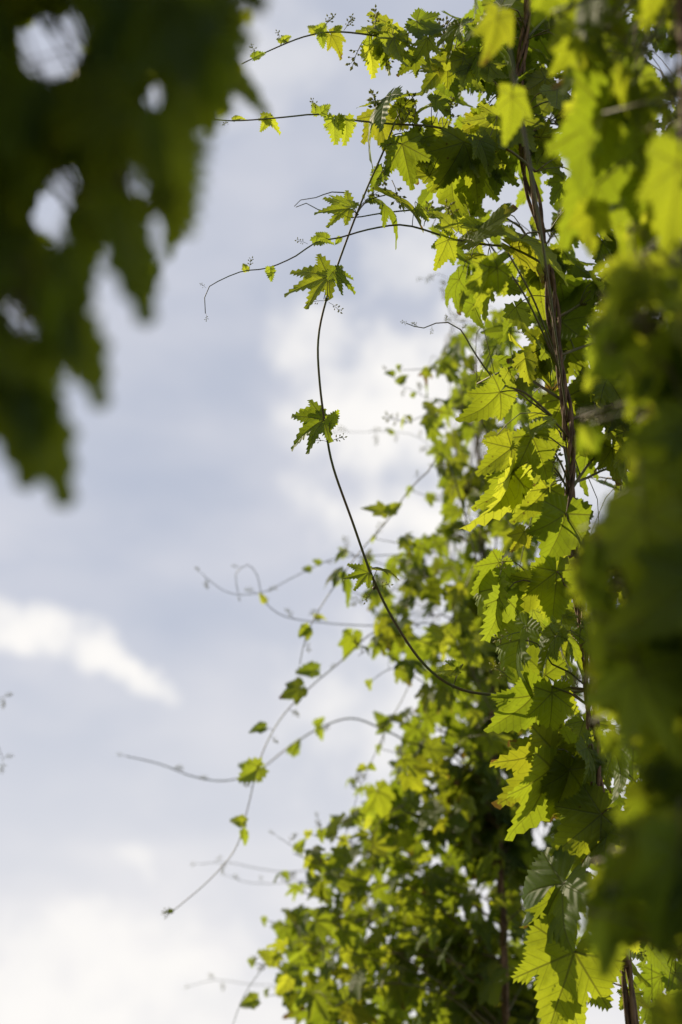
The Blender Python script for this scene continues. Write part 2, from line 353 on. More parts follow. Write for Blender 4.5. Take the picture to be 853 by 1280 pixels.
class Plant:
    def __init__(s, base, label, category='hop plant', name='hop_plant', group=None):
        s.o = bpy.data.objects.new(name, None); C.objects.link(s.o); s.o.location = base; s.base = Vector(base)
        s.o.empty_display_size = .1
        s.o['label'] = label; s.o['category'] = category
        if group: s.o['group'] = group
        s.leaves = []; s.shoots = []; s.flowers = []
    def part(s, name, V, F, m, parent=None):
        me = bpy.data.meshes.new(name); me.from_pydata([v - s.base for v in V], [], F); me.materials.append(m)
        for p in me.polygons: p.use_smooth = True
        o = bpy.data.objects.new(name, me); C.objects.link(o); o.parent = parent or s.o; return o
    def bine(s, pts, r, helix, strands, turns, taper=.55):
        P = smooth(pts, .012); n = len(P); s.axis = P
        for k in range(strands):
            V, F = [], []; Q = []
            for i, p in enumerate(P):
                a = i * .012 * turns + k * 6.28318 / strands; h = helix * (1 - (1 - taper) * i / n) * (1 + .5 * noise.noise((i * .03, k * 7.1, 0)))
                wob = Vector((noise.noise((i * .02, k, 1.3)), noise.noise((i * .02, k, 9.3)), 0)) * helix * .6
                Q.append(p + Vector((math.cos(a), math.sin(a), 0)) * h + wob)
            tube(V, F, Q, r * random.uniform(.85, 1.15), r * taper, 7)
            s.part('bine', V, F, M['bark'])
    def shoot(s, pts, r0, r1, m='stem', sides=6, step=.012):
        P = smooth(pts, step); V, F = [], []; tube(V, F, P, r0, r1, sides)
        sh = dict(P=P, V=V, F=F, m=m, leaves=[], r=(r0 + r1) / 2); s.shoots.append(sh); return sh
    def leaf(s, sh, node, base, tip, nrm, mesh, size=None, young=False):
        """blade at base pointing along (tip - base); its petiole runs from node on the shoot"""
        d = tip - base; size = size or d.length
        lf = dict(M=frame_mat(base, d, nrm, size), mesh=mesh, pos=base + d * .45, sh=sh, size=size); s.leaves.append(lf); sh['leaves'].append(lf)
        if node is not None:
            k = (base - node).length; mid = node.lerp(base, .5) + Vector((0, 0, k * .10)) - d.normalized() * k * .12
            r = max(.0006, min(.0016, size * .012)); tube(sh['V'], sh['F'], smooth([node, mid, base], max(.006, k / 5)), r * 1.2, r, 4)
        return lf
    def flower(s, sh, p, d, size):
        s.flowers.append((sh, frame_mat(p, d, Vector((random.uniform(-1, 1), random.uniform(-1, 1), 1)), size * .8), random.choice(CLUSTERS)))
    def finish(s, limit=300, key=None):
        vis = []
        for l in s.leaves:
            px, py, D = pix(l['pos']); rad_ = l['size'] * .6 / max(D, .05) * FPX
            inside = -rad_ < px < 853 + rad_ and -rad_ < py < 1280 + rad_ and D > 0
            vis.append((0 if inside else 1, D, l))
        vis.sort(key=lambda q: (q[0], q[1]))
        keep = [q[2] for q in vis if q[0] == 0][:limit]; ids = set(id(l) for l in keep)
        rest = [l for l in s.leaves if id(l) not in ids]
        Minv = Matrix.Translation(-s.base)
        for sh in s.shoots:
            so_ = s.part('side_shoot', sh['V'], sh['F'], M[sh['m']])
            sh['o'] = so_
        for l in keep:
            o = bpy.data.objects.new('leaf', l['mesh']); C.objects.link(o); o.parent = l['sh']['o']; o.matrix_local = Minv @ l['M']
        for sh, mt, me in s.flowers:
            o = bpy.data.objects.new('flower_cluster', me); C.objects.link(o); o.parent = sh['o']; o.matrix_local = Minv @ mt
        if rest:
            V, F, U, MI = [], [], [], []; mats = [M['leaf'], M['old'], M['young']]; cache = {}
            for l in rest:
                me = l['mesh']
                if me.name not in cache:
                    uv = [(0, 0)] * len(me.vertices)
                    for lp in me.loops: uv[lp.vertex_index] = tuple(me.uv_layers[0].data[lp.index].uv)
                    cache[me.name] = ([v.co.copy() for v in me.vertices], [tuple(p.vertices) for p in me.polygons], uv, mats.index(me.materials[0]))
                vs, fs, uv, mi = cache[me.name]; b = len(V); T = Minv @ l['M']
                V.extend(T @ v for v in vs); U.extend(uv); F.extend(tuple(b + i for i in f) for f in fs); MI.extend([mi] * len(fs))
            me = bpy.data.meshes.new('foliage'); me.from_pydata(V, [], F)
            for m_ in mats: me.materials.append(m_)
            lay = me.uv_layers.new(name='rib')
            for lp in me.loops: lay.data[lp.index].uv = U[lp.vertex_index]
            for p, mi in zip(me.polygons, MI): p.use_smooth = True; p.material_index = mi
            o = bpy.data.objects.new('foliage', me); C.objects.link(o); o.parent = s.o; o['kind'] = 'stuff'
        print('plant', s.o.name, 'leaves', len(s.leaves), 'kept', len(keep), 'rest', len(rest), 'shoots', len(s.shoots))

def inside(poly, x, y):
    c = False; j = len(poly) - 1
    for i in range(len(poly)):
        xi, yi = poly[i]; xj, yj = poly[j]
        if (yi > y) != (yj > y) and x < (xj - xi) * (y - yi) / (yj - yi) + xi: c = not c
        j = i
    return c
def rv(k=1.0): return Vector((random.uniform(-k, k), random.uniform(-k, k), random.uniform(-k, k)))
def pick(F, w):
    r = random.random(); 
    for k, v in w:
        if r < v: return random.choice(F[k])
        r -= v
    return random.choice(F[w[-1][0]])
MIX = [('five', .28), ('three', .32), ('wide', .24), ('palm', .16)]
CAMV = -FWD
def grow(pl, sh, fam_, s0, s1, size, spacing=.05, tipsize=.35, test=None, pair=.85, out=None, droop=.7, flow=.12, young_from=.8):
    """opposite leaves along a shoot between fractions s0..s1"""
    P = sh['P']; n = len(P); L = sum((P[i + 1] - P[i]).length for i in range(n - 1)); k = max(1, int(L * (s1 - s0) / spacing)); ang = random.uniform(0, 3)
    for q in range(k + 1):
        f = s0 + (s1 - s0) * (q + random.uniform(-.25, .25)) / max(1, k); f = min(max(f, 0), 1); i = min(n - 1, int(f * (n - 1))); p = P[i]
        t = (P[min(i + 1, n - 1)] - P[max(i - 1, 0)]).normalized(); ang += 1.45
        a = t.orthogonal().normalized(); b = t.cross(a)
        sz = size * random.uniform(.72, 1.18) * (1 - (1 - tipsize) * max(0, (f - .45) / .55) ** 1.2)
        for sgn in (1, -1):
            if random.random() > pair: continue
            o = (a * math.cos(ang) + b * math.sin(ang)) * sgn
            if out is not None: o = o + out * random.uniform(.2, .9)
            o.z = abs(o.z) * .6 + .15; o.normalize()
            base = p + (o * .75 + t * .2 + Vector((0, 0, .25))).normalized() * sz * random.uniform(.45, .8)
            oh = Vector((o.x, o.y, 0)); oh = oh.normalized() if oh.length > .01 else Vector((1, 0, 0))
            dn = droop * random.uniform(.5, 1.6)
            tipd = (oh + rv(.35) + Vector((0, 0, -dn))).normalized()
            nr = (Vector((0, 0, .8)) + oh * .5 * dn + SUN * .8 + rv(.6))
            if test and not test(base + tipd * sz * .5): continue
            mesh = random.choice(fam_['young']) if (f > young_from or sz < size * .5) else pick(fam_, MIX)
            pl.leaf(sh, p, base, base + tipd * sz, nr, mesh)
        if random.random() < flow:
            d = (rv(.8) + Vector((0, 0, .25))).normalized(); pl.flower(sh, p, d, random.uniform(.03, .06))
def fill(pl, fam_, poly, Dfun, spread, count, size, wfun=None, spacing=.05, r=.0018, m='stem', out=None, droop=.7, flow=.12, extra=None, pair=.85):
    xs = [p[0] for p in poly]; ys = [p[1] for p in poly]; made = 0; tries = 0
    def test(q):
        px, py, D = pix(q); return inside(poly, px, py) and (extra is None or extra(q))
    while made < count and tries < count * 40:
        tries += 1
        x, y = random.uniform(min(xs), max(xs)), random.uniform(min(ys), max(ys))
        if not inside(poly, x, y): continue
        if wfun and random.random() > wfun(x, y): continue
        D = Dfun(x, y) + random.gauss(0, 1) * spread
        end = at(x, y, D)
        ax = min(pl.axis, key=lambda q: (q - end).length + max(0, q.z - end.z + .08) * 1.5)
        v = end - ax
        if v.length < .05: continue
        up = Vector((0, 0, 1)) * v.length * random.uniform(.05, .3)
        pts = [ax, ax + v * .35 + up * .8 + rv(.02), ax + v * .7 + up + rv(.02), end]
        sh = pl.shoot(pts, r * 1.3, r * .6, m, 5, .03)
        grow(pl, sh, fam_, .22 if v.length > .15 else .05, 1.0, size, spacing, .6, test, pair, out=out, droop=droop, flow=flow, young_from=.93)
        made += 1

Lp_ = None
def fill_box(pl, lo, hi, count, size=.09, nsh=.05):
    for _ in range(count):
        e = Vector([random.uniform(a, b) for a, b in zip(lo, hi)])
        ax = min(pl.axis, key=lambda q: (q - e).length + max(0, q.z - e.z + .05)); v = e - ax
        sh = pl.shoot([ax, ax + v * .4 + Vector((0, 0, .08)), ax + v * .75 + Vector((0, 0, .1)), e], .0022, .0012, 'stem', 5, .04)
        grow(pl, sh, LO, .45, 1.0, size, nsh, .8, None)
def cam_n(r, u, t): return RIGHT * r + UP * u + CAMV * t
def hand(pl, sh, D, base, tip, kind, fam_=None, n=(0, 0.2, 1), dz=0.0, node=None, idx=None, size=None):
    fam_ = fam_ or HI
    if n[2] >= .6 and pl is not Lp_ and not sh.get('arch'): n = (abs(n[0]), n[1] - .25, n[2])
    b = at(base[0], base[1], D); t = at(tip[0], tip[1], D + dz); me = fam_[kind][idx if idx is not None else random.randrange(len(fam_[kind]))]
    if isinstance(node, tuple): node = at(node[0], node[1], D)
    return pl.leaf(sh, node, b, t, cam_n(*n), me, size=size or (t - b).length * (1.0 if sh.get('arch') else 1.14))
def pshoot(pl, pts, D, r0, r1, m='stem', sides=6):
    """a shoot through photo pixels; D is a number, or a pair for start and end"""
    d0, d1 = D if isinstance(D, tuple) else (D, D); n = len(pts)
    return pl.shoot([at(p[0], p[1], d0 + (d1 - d0) * i / (n - 1)) for i, p in enumerate(pts)], r0, r1, m, sides)
def ground_bine(pl, pix_pts, Df, r, helix, strands, turns, taper=.55):
    pts = [at(x, y, Df(y)) for x, y in pix_pts]
    b = pts[0]; pts = [Vector((pl.base.x, pl.base.y, -.03)), Vector((pl.base.x, pl.base.y, 0)).lerp(b, .5)] + pts
    pl.bine(pts, r, helix, strands, turns, taper)

def twig(pl, node, r=.0013):
    ax = min(pl.axis, key=lambda q: (q - node).length + max(0, q.z - node.z + .03) * .8); v = node - ax
    return pl.shoot([ax, ax + v * .5 + Vector((0, 0, v.length * .08)), node], r * 1.2, r, 'stem', 5, .02)
def fit_cover(pl, fam_, poly, holes, Drange, sizes, tries, goal, nfun, kinds=MIX, step=8, slack=.03, down=(0, 1), spread=.8, carriers=None, seed=0, shrink=.72):
    """set leaves so that together they fill the mass of foliage outlined by poly, leaving its gaps open"""
    rs = random.Random(seed); xs = [p[0] for p in poly]; ys = [p[1] for p in poly]
    gx, gy = np.meshgrid(np.arange(min(xs), max(xs), step), np.arange(min(ys), max(ys), step))
    def ras(P, X=None, Y=None):
        X = gx if X is None else X; Y = gy if Y is None else Y
        c = np.zeros(X.shape, bool); j = len(P) - 1
        for i in range(len(P)):
            xi, yi = P[i]; xj, yj = P[j]
            if yi != yj: c ^= ((yi > Y) != (yj > Y)) & (X < (xj - xi) * (Y - yi) / (yj - yi) + xi)
            j = i
        return c
    S = ras(poly); H = np.zeros_like(S)
    for hx, hy, ha, hb, ht in holes:
        ct, st = math.cos(R(ht)), math.sin(R(ht)); u = ((gx - hx) * ct + (gy - hy) * st) / ha; v = (-(gx - hx) * st + (gy - hy) * ct) / hb
        H |= (u * u + v * v) <= 1
    S &= ~H
    got = np.zeros_like(S); need = S.sum(); made = 0
    for k in range(tries):
        if (got & S).sum() >= goal * need: break
        free = np.argwhere(S & ~got)
        a = free[rs.randrange(len(free))]; cx, cy = gx[a[0], a[1]], gy[a[0], a[1]]
        D = rs.uniform(*Drange); sz = rs.uniform(*sizes) * (1 - shrink * min(1, k / tries * 1.3)); px_ = sz / D * FPX
        ang = math.atan2(down[1], down[0]) + rs.gauss(0, 1) * spread
        dx, dy = math.cos(ang) * px_, math.sin(ang) * px_; f = rs.uniform(.1, .9)
        b = at(cx - dx * f, cy - dy * f, D); t = at(cx + dx * (1 - f), cy + dy * (1 - f), D + rs.uniform(-.3, .3) * sz)
        r_ = rs.random() * (1 if k < tries * .55 else 2); mesh = None
        if r_ > 1: mesh = rs.choice(fam_['slim'] + fam_['young']); r_ = 9
        for kk, w_ in (kinds if mesh is None else ()):
            if r_ < w_: mesh = rs.choice(fam_[kk]); break
            r_ -= w_
        mesh = mesh or rs.choice(fam_[kinds[-1][0]])
        MM = frame_mat(b, t - b, nfun(rs), sz); rim = RIM[mesh.name]
        A_ = np.array(MM)[:3]; W = rim @ A_[:, :3].T + A_[:, 3]
        d = W - np.array(CAM); Dp = d @ np.array(FWD); PX = 426.5 + (d @ np.array(RIGHT)) / Dp * FPX; PY = 640 - (d @ np.array(UP)) / Dp * FPX
        i0, i1 = max(0, int((PX.min() - gx[0, 0]) / step)), int((PX.max() - gx[0, 0]) / step) + 2; j0, j1 = max(0, int((PY.min() - gy[0, 0]) / step)), int((PY.max() - gy[0, 0]) / step) + 2
        sub = (slice(j0, j1), slice(i0, i1)); m_ = np.zeros_like(S)
        if m_[sub].size == 0: continue
        m_[sub] = ras(list(zip(PX, PY)), gx[sub], gy[sub]); n_ = m_.sum()
        if n_ == 0: continue
        lo = ((PX < min(xs)) | (PX > max(xs)) | (PY < min(ys)) | (PY > max(ys))).mean()
        if (m_ & ~S).sum() > slack * n_ or (m_ & H).sum() > .025 * n_ or lo > .25: continue
        if (m_ & S & ~got).sum() < .15 * n_: continue
        got |= m_; made += 1
        if carriers:
            sh = min(carriers, key=lambda q: min((x - b).length for x in q['P'])); nd = min(sh['P'], key=lambda q: (q - b).length)
        else: nd = b - (t - b) * .35 + UP * sz * .15; sh = twig(pl, nd)
        pl.leaf(sh, nd, b, t, nfun(rs) if False else MM.to_3x3() @ Vector((0, 0, 1)), mesh, size=sz)
    print('cover', made, 'leaves', round(float((got & S).sum() / need), 3), 'tries', k)

# ================================================================== the sharp plant on the right
DF = lambda y: 1.84 + (1280 - y) / 1280 * .26
b0 = at(792, 1290, DF(1290)); A = Plant((b0.x + .03, b0.y - .05, 0), 'sharply focused hop plant with twisted brown stem and long arching stem against sky')
ground_bine(A, [(792, 1290), (775, 1200), (757, 1080), (746, 980), (736, 860), (722, 740), (712, 640), (713, 560), (702, 470), (693, 400), (686, 340), (676, 280), (662, 225), (655, 180), (648, 120), (658, 40), (668, -60), (690, -200)], DF, .0043, .0080, 4, 38)
D = 1.98
arch = pshoot(A, [(745, 862), (700, 866), (660, 866), (610, 868), (567, 858), (530, 830), (495, 780), (466, 722), (440, 650), (417, 585), (408, 540), (400, 480), (398, 425), (408, 375), (430, 310), (455, 245), (480, 188), (494, 152)], D, .0022, .0014, 'stem', 8); arch['arch'] = True
clump = [(440, 30), (500, 25), (560, 10), (640, 60), (640, 230), (590, 250), (560, 205), (540, 240), (505, 230), (490, 190), (450, 172), (425, 168), (468, 130), (500, 100), (452, 84)]
for q in [(408, 375), (411, 552), (468, 735), (567, 858), (446, 268), (484, 182)]: node_bump(arch['V'], arch['F'], at(q[0], q[1], D), .0036)
hand(A, arch, D, (411, 346), (350, 364), 'palm', n=(-.3, .5, .8), node=(407, 374), idx=0)
hand(A, arch, D + .02, (404, 342), (378, 334), 'slim', n=(-.2, .4, .9), node=(405, 374), idx=0)
hand(A, arch, D - .02, (416, 340), (449, 364), 'palm', n=(.3, .65, .7), node=(410, 374), idx=0)
hand(A, arch, D, (405, 525), (352, 550), 'palm', n=(-.3, .45, .85), node=(408, 550), idx=1)
hand(A, arch, D + .015, (404, 516), (372, 512), 'slim', n=(-.2, .4, .9), node=(408, 550), idx=0)
hand(A, arch, D - .015, (412, 529), (424, 512), 'young', n=(.5, .3, .8), node=(415, 550), idx=2)
hand(A, arch, D, (461, 716), (426, 722), 'palm', n=(-.1, .45, .9), node=(467, 733), idx=0)
hand(A, arch, D - .02, (471, 713), (503, 714), 'three', n=(.1, 1, .12), node=(469, 733), idx=1)
hand(A, arch, D, (569, 838), (541, 836), 'young', n=(-.2, .7, .6), node=(567, 857), idx=0)
hand(A, arch, D, (572, 835), (560, 822), 'young', n=(.2, .5, .8), node=(567, 857), idx=1)
for (q, d) in [((405, 376), (-.9, -.1)), ((411, 378), (.8, -.6)), ((409, 552), (-1, .1)), ((413, 552), (1, .35)), ((467, 737), (-.5, -.7)), ((470, 734), (1, .2)), ((570, 850), (.4, .9))]:
    A.flower(arch, at(q[0], q[1], D - .004), RIGHT * d[0] + UP * d[1], .026)
hand(A, arch, D, (437, 261), (390, 262), 'palm', n=(-.1, .5, .8), node=(446, 268), idx=0)
hand(A, arch, D - .02, (440, 258), (410, 243), 'young', n=(0, .8, .5), node=(446, 268))
hand(A, arch, D, (472, 250), (522, 282), 'five', n=(.4, .8, .3), node=(446, 268), idx=3)
hand(A, arch, D - .02, (482, 244), (545, 268), 'three', n=(.2, .9, .3), node=(446, 268), idx=1)
hand(A, arch, D - .01, (503, 180), (516, 238), 'five', n=(-.15, .25, 1), node=(484, 182), idx=0)
hand(A, arch, D + .03, (515, 172), (552, 215), 'five', n=(.4, .5, .6), node=(490, 170), idx=1)
hand(A, arch, D, (478, 214), (462, 238), 'young', n=(-.2, .2, 1), node=(484, 185))
for q, d in [((484, 200), (-.1, -1)), ((490, 225), (.3, -1)), ((500, 165), (.5, 1)), ((448, 262), (.6, .6))]: A.flower(arch, at(q[0], q[1], D - .01), RIGHT * d[0] + UP * d[1], .045)
# long leafy shoots reaching left near the top
D = 2.03
sb = pshoot(A, [(655, 140), (620, 105), (590, 82), (555, 62), (520, 61), (490, 49), (450, 42), (415, 40), (380, 46), (340, 62), (302, 80)], D, .0022, .0008, 'stem', 7)
for base, tip, kind, nn in [((318, 72), (330, 64), 'young', (0, .6, .8)), ((355, 51), (363, 42), 'young', (0, .4, .9)), ((352, 53), (347, 46), 'young', (-.3, .4, .8)), ((394, 41), (387, 28), 'young', (-.3, .2, 1)), ((400, 40), (408, 26), 'young', (.2, .3, 1)), ((402, 44), (404, 58), 'young', (0, .2, 1)),
                            ((414, 44), (430, 68), 'three', (-.3, .4, .8)), ((421, 38), (428, 30), 'young', (.3, .6, .6)), ((458, 36), (484, 42), 'three', (.1, .9, .3)), ((470, 40), (487, 24), 'wide', (0, .8, .5)), ((465, 50), (458, 70), 'three', (-.4, .2, .9)), ((476, 54), (484, 80), 'three', (.3, .3, .9)), ((462, 62), (470, 90), 'young', (-.2, .1, 1)), ((488, 34), (507, 40), 'young', (.1, .8, .5)), ((503, 42), (506, 58), 'young', (.4, .2, .8)),
                            ((520, 70), (500, 92), 'five', (-.5, .6, .6)), ((548, 88), (513, 84), 'five', (-.1, .8, .55)), ((560, 80), (526, 108), 'three', (-.2, .5, .8)), ((566, 22), (612, 44), 'wide', (.2, .8, .35)), ((562, 66), (600, 92), 'three', (.2, .7, .6))]:
    i = min(range(len(sb['P'])), key=lambda k: (sb['P'][k] - at(base[0], base[1] + 4, D)).length)
    hand(A, sb, D + random.uniform(-.015, .015), base, tip, kind, n=nn, node=sb['P'][i])
for q, d, s_ in [((318, 72), (-.2, 1), .022), ((352, 52), (-.4, 1), .02), ((405, 36), (.6, .8), .03), ((430, 38), (.5, .8), .03), ((470, 40), (.0, 1), .042), ((455, 50), (-.5, -1), .05), ((480, 60), (.2, -1), .035), ((556, 58), (-.3, 1), .045), ((553, 60), (.1, 1), .05)]: A.flower(sb, at(q[0], q[1], D), RIGHT * d[0] + UP * d[1], s_)
D = 2.0
s3 = pshoot(A, [(670, 215), (640, 190), (610, 178), (580, 168), (540, 158), (490, 155), (440, 150), (400, 143), (370, 145), (340, 148), (290, 151), (250, 147)], D, .0021, .0008, 'stem', 7)
for base, tip, kind, nn in [((294, 150), (306, 144), 'young', (0, .7, .6)), ((330, 149), (352, 156), 'young', (0, .7, .7)), ((334, 150), (328, 163), 'young', (-.3, .3, .8)), ((397, 142), (392, 128), 'young', (-.2, .3, 1)), ((402, 141), (412, 130), 'young', (.2, .5, .8)), ((410, 146), (413, 158), 'young', (0, .2, 1)), ((418, 150), (420, 178), 'young', (-.4, .2, .8)), ((432, 150), (436, 176), 'young', (.3, .2, .9)),
                            ((485, 122), (430, 175), 'five', (-.6, .7, .3)), ((478, 128), (448, 130), 'three', (-.2, .9, .3)), ((515, 120), (460, 128), 'three', (-.1, 1, .15)), ((500, 135), (535, 150), 'three', (.3, .8, .4)), ((585, 186), (604, 244), 'five', (.1, .1, 1)), ((580, 178), (556, 236), 'five', (-.3, .3, .8)), ((600, 176), (618, 214), 'three', (.4, .4, .8)), ((560, 130), (530, 118), 'three', (0, .8, .5)), ((545, 122), (565, 146), 'three', (.2, .6, .7))]:
    i = min(range(len(s3['P'])), key=lambda k: (s3['P'][k] - at(base[0], base[1] + 4, D)).length)
    hand(A, s3, D + random.uniform(-.02, .02), base, tip, kind, n=nn, node=s3['P'][i])
for q, d, s_ in [((395, 141), (-.3, 1), .024), ((480, 148), (-.3, .6), .05), ((495, 150), (.4, .6), .05), ((560, 160), (.1, 1), .05), ((288, 150), (-.8, -.5), .015)]: A.flower(s3, at(q[0], q[1], D), RIGHT * d[0] + UP * d[1], s_)
D = 1.97
s4 = pshoot(A, [(680, 330), (640, 310), (600, 305), (560, 297), (530, 287), (500, 281), (460, 287), (425, 297), (395, 303), (370, 320), (335, 335), (300, 340), (262, 358), (256, 372), (257, 392)], D, .0019, .0006, 'shoot', 6)
for base, tip, kind, nn in [((338, 336), (339, 350), 'young', (0, .2, 1)), ((308, 338), (305, 328), 'young', (-.2, .2, 1)), ((395, 303), (415, 296), 'young', (0, .7, .7)), ((408, 298), (396, 290), 'young', (0, .5, .8)), ((425, 298), (420, 305), 'young', (0, .3, .9)), ((522, 262), (535, 275), 'young', (.2, .7, .6)), ((565, 285), (545, 260), 'three', (-.2, .7, .5)), ((560, 300), (548, 335), 'three', (-.5, .3, .7)), ((590, 300), (640, 262), 'wide', (.1, .9, .3)), ((600, 285), (558, 270), 'three', (-.1, .9, .4)), ((590, 322), (625, 325), 'three', (0, .8, .5)), ((650, 300), (700, 310), 'wide', (.2, .85, .4)), ((640, 310), (690, 340), 'three', (.3, .7, .6))]:
    i = min(range(len(s4['P'])), key=lambda k: (s4['P'][k] - at(base[0], base[1] + 3, D)).length)
    hand(A, s4, D + random.uniform(-.02, .02), base, tip, kind, n=nn, node=s4['P'][i])
for q, d, s_ in [((312, 337), (.2, 1), .02), ((385, 305), (-.9, .3), .02), ((258, 360), (-.5, .4), .012), ((258, 392), (0, -1), .012), ((560, 290), (0, 1), .05), ((530, 283), (.3, 1), .04)]: A.flower(s4, at(q[0], q[1], D), RIGHT * d[0] + UP * d[1], s_)
s5 = pshoot(A, [(520, 262), (480, 266), (440, 272), (415, 266), (398, 262), (383, 254), (370, 259)], 2.02, .0013, .0006, 'shoot', 5)
pshoot(A, [(440, 242), (415, 240), (395, 247), (376, 250), (368, 258)], 2.03, .0010, .0005, 'shoot', 5)
s6 = pshoot(A, [(690, 520), (655, 490), (625, 480), (605, 458), (588, 432), (576, 412), (560, 403), (545, 404), (530, 410), (518, 408), (508, 404)], 1.95, .0018, .0006, 'stem', 6)
for q, d in [((512, 406), (-1, .4)), ((524, 409), (-.8, .5)), ((557, 404), (.1, 1)), ((540, 406), (-.1, -1)), ((577, 414), (.6, .8))]: A.flower(s6, at(q[0], q[1], 1.95), RIGHT * d[0] + UP * d[1], .014)
# hand-set leaves in the focused body
D = 1.93
body = pshoot(A, [(736, 862), (715, 860), (690, 858), (665, 862)], D, .002, .0012)
for D_, base, tip, kind, nn, idx, nd in [
    (1.93, (668, 868), (620, 924), 'wide', (-.45, .1, .9), 1, (690, 858)), (1.92, (690, 866), (690, 930), 'three', (.25, .1, .95), 0, (690, 858)),
    (1.95, (682, 844), (645, 806), 'wide', (-.2, .1, 1), 0, (700, 860)), (1.91, (692, 938), (634, 1012), 'five', (-.35, .15, .9), 2, (715, 945)),
    (1.92, (688, 940), (640, 930), 'wide', (-.2, -.1, 1), 2, (715, 945)), (1.90, (690, 960), (655, 1056), 'three', (-.5, .3, .7), 0, (715, 945)),
    (1.90, (712, 962), (694, 1034), 'three', (-.2, .3, .9), 1, (730, 950)), (1.92, (716, 935), (705, 910), 'young', (.1, .1, 1), 0, (735, 930)), (1.89, (735, 935), (765, 990), 'wide', (.2, .8, .4), 1, (740, 930)),
    (1.94, (696, 714), (693, 776), 'wide', (.1, .1, 1), 0, (705, 730)), (1.95, (682, 726), (632, 768), 'three', (-.4, .35, .8), 0, (735, 745)), (1.95, (640, 728), (622, 700), 'young', (-.2, .5, .8), 1, (700, 730)),
    (1.96, (624, 703), (596, 742), 'three', (-.4, .1, .9), 2, (655, 712)), (1.95, (622, 735), (600, 798), 'young', (-.8, .2, .5), 1, (655, 725)), (1.94, (630, 745), (617, 800), 'young', (-.4, .2, .8), 0, (655, 725)),
    (1.93, (707, 642), (690, 712), 'wide', (-.3, .55, .7), 1, (710, 650)), (1.94, (655, 665), (640, 690), 'three', (-.2, .6, .7), 1, (690, 650)), (1.96, (685, 610), (648, 655), 'five', (-.4, .3, .8), 0, (705, 600)), (1.96, (645, 600), (600, 640), 'three', (-.6, .4, .6), 0, (690, 580)), (1.95, (640, 590), (625, 668), 'young', (-.7, .2, .6), 1, (690, 580)),
    (1.90, (695, 795), (665, 835), 'wide', (-.2, .9, .3), 1, (730, 800)), (1.91, (700, 790), (745, 835), 'wide', (.2, .95, .2), 1, (735, 800)), (1.92, (650, 800), (628, 870), 'young', (-.8, .3, .4), 1, (690, 830)), (1.9, (735, 800), (770, 770), 'three', (.1, .7, .6), 0, (735, 810)),
    (1.96, (697, 438), (640, 446), 'five', (-.1, .5, .9), 2, (703, 450)), (1.95, (702, 402), (745, 350), 'wide', (.2, .8, .4), 0, (698, 410)), (1.97, (700, 350), (660, 400), 'wide', (-.2, .6, .7), 1, (692, 380)), (1.9, (650, 300), (720, 330), 'wide', (.1, .9, .35), 1, (676, 290)),
    (1.94, (625, 490), (588, 535), 'three', (-.5, .4, .6), 3, (660, 500)), (1.95, (660, 470), (625, 500), 'three', (-.4, .8, .3), 1, (690, 490)), (1.96, (690, 510), (720, 560), 'wide', (.1, .4, .9), 0, (706, 530)), (1.95, (640, 560), (600, 590), 'three', (-.4, .6, .6), 2, (690, 560)), (1.93, (680, 530), (635, 545), 'wide', (-.2, .9, .3), 1, (700, 540)), (1.93, (665, 545), (690, 600), 'three', (.1, .3, .9), 0, (705, 560)),
    (1.86, (705, 1105), (640, 1200), 'wide', (-.75, .35, .45), 1, (735, 1090)), (1.87, (690, 1120), (668, 1170), 'three', (-.6, .4, .6), 1, (735, 1090)), (1.88, (752, 1018), (694, 1068), 'wide', (-.2, .6, .8), 0, (765, 1010)), (1.9, (740, 1000), (718, 1030), 'three', (-.3, .6, .7), 0, (750, 1005)), (1.88, (760, 1040), (705, 1090), 'three', (-.3, .7, .5), 1, (765, 1040)),
    (1.87, (700, 1240), (745, 1290), 'wide', (.2, .7, .5), 1, (770, 1230)), (1.86, (790, 1160), (812, 1150), 'young', (.2, .3, .9), 0, (775, 1170)), (1.87, (785, 1170), (800, 1190), 'young', (.3, .3, .9), 0, (775, 1170))]:
    if D_ > 1.935 and base[0] >= 660 and base[1] < 640: D_ += .13
    tw_ = twig(A, at(nd[0], nd[1], D_)); hand(A, tw_, D_, base, tip, kind, n=nn, node=nd, idx=idx)
A.leaf(twig(A, at(770, 1185, 1.86)), at(770, 1185, 1.86), at(718, 1190, 1.84), at(688, 1284, 1.83), cam_n(-.1, .05, 1), HOLED, size=at(0, 0, 1.84).__sub__(at(0, 112, 1.84)).length)
for q, d, s_ in [((640, 850), (-.6, .5), .04), ((625, 720), (.2, 1), .03), ((735, 930), (.4, .6), .03), ((725, 800), (.2, 1), .05), ((735, 560), (.2, 1), .05), ((650, 790), (-.6, -.2), .04), ((690, 590), (.3, 1), .04)]: A.flower(body, at(q[0], q[1], 1.9), RIGHT * d[0] + UP * d[1], s_)
polyA = [(575, 0), (860, -60), (900, 400), (880, 1290), (790, 1290), (748, 1150), (716, 1050), (668, 1000), (668, 900), (640, 830), (632, 690), (622, 640), (608, 585), (588, 530), (598, 470), (600, 420), (560, 370), (552, 300), (520, 280), (512, 240), (545, 235), (530, 150), (545, 110), (560, 60)]
TRUNK = [(q.x, q.y, q.z) for q in (Vector(pix(p)) for p in A.axis)]
def off_trunk(q):                       # the bare brown bine stays in view
    px, py, D_ = pix(q)
    return not any(abs(px - tx) < 40 and abs(py - ty) < 14 and D_ < tD + .03 for tx, ty, tD in TRUNK if 205 < ty < 290 or 390 < ty < 475)
fill(A, MID, polyA, lambda x, y: DF(y) + .14, .07, 20, .080, wfun=lambda x, y: (1.0 if y < 640 else .35) * (1 if x < 730 else .5), r=.0019, droop=1.1, extra=off_trunk, pair=.6)

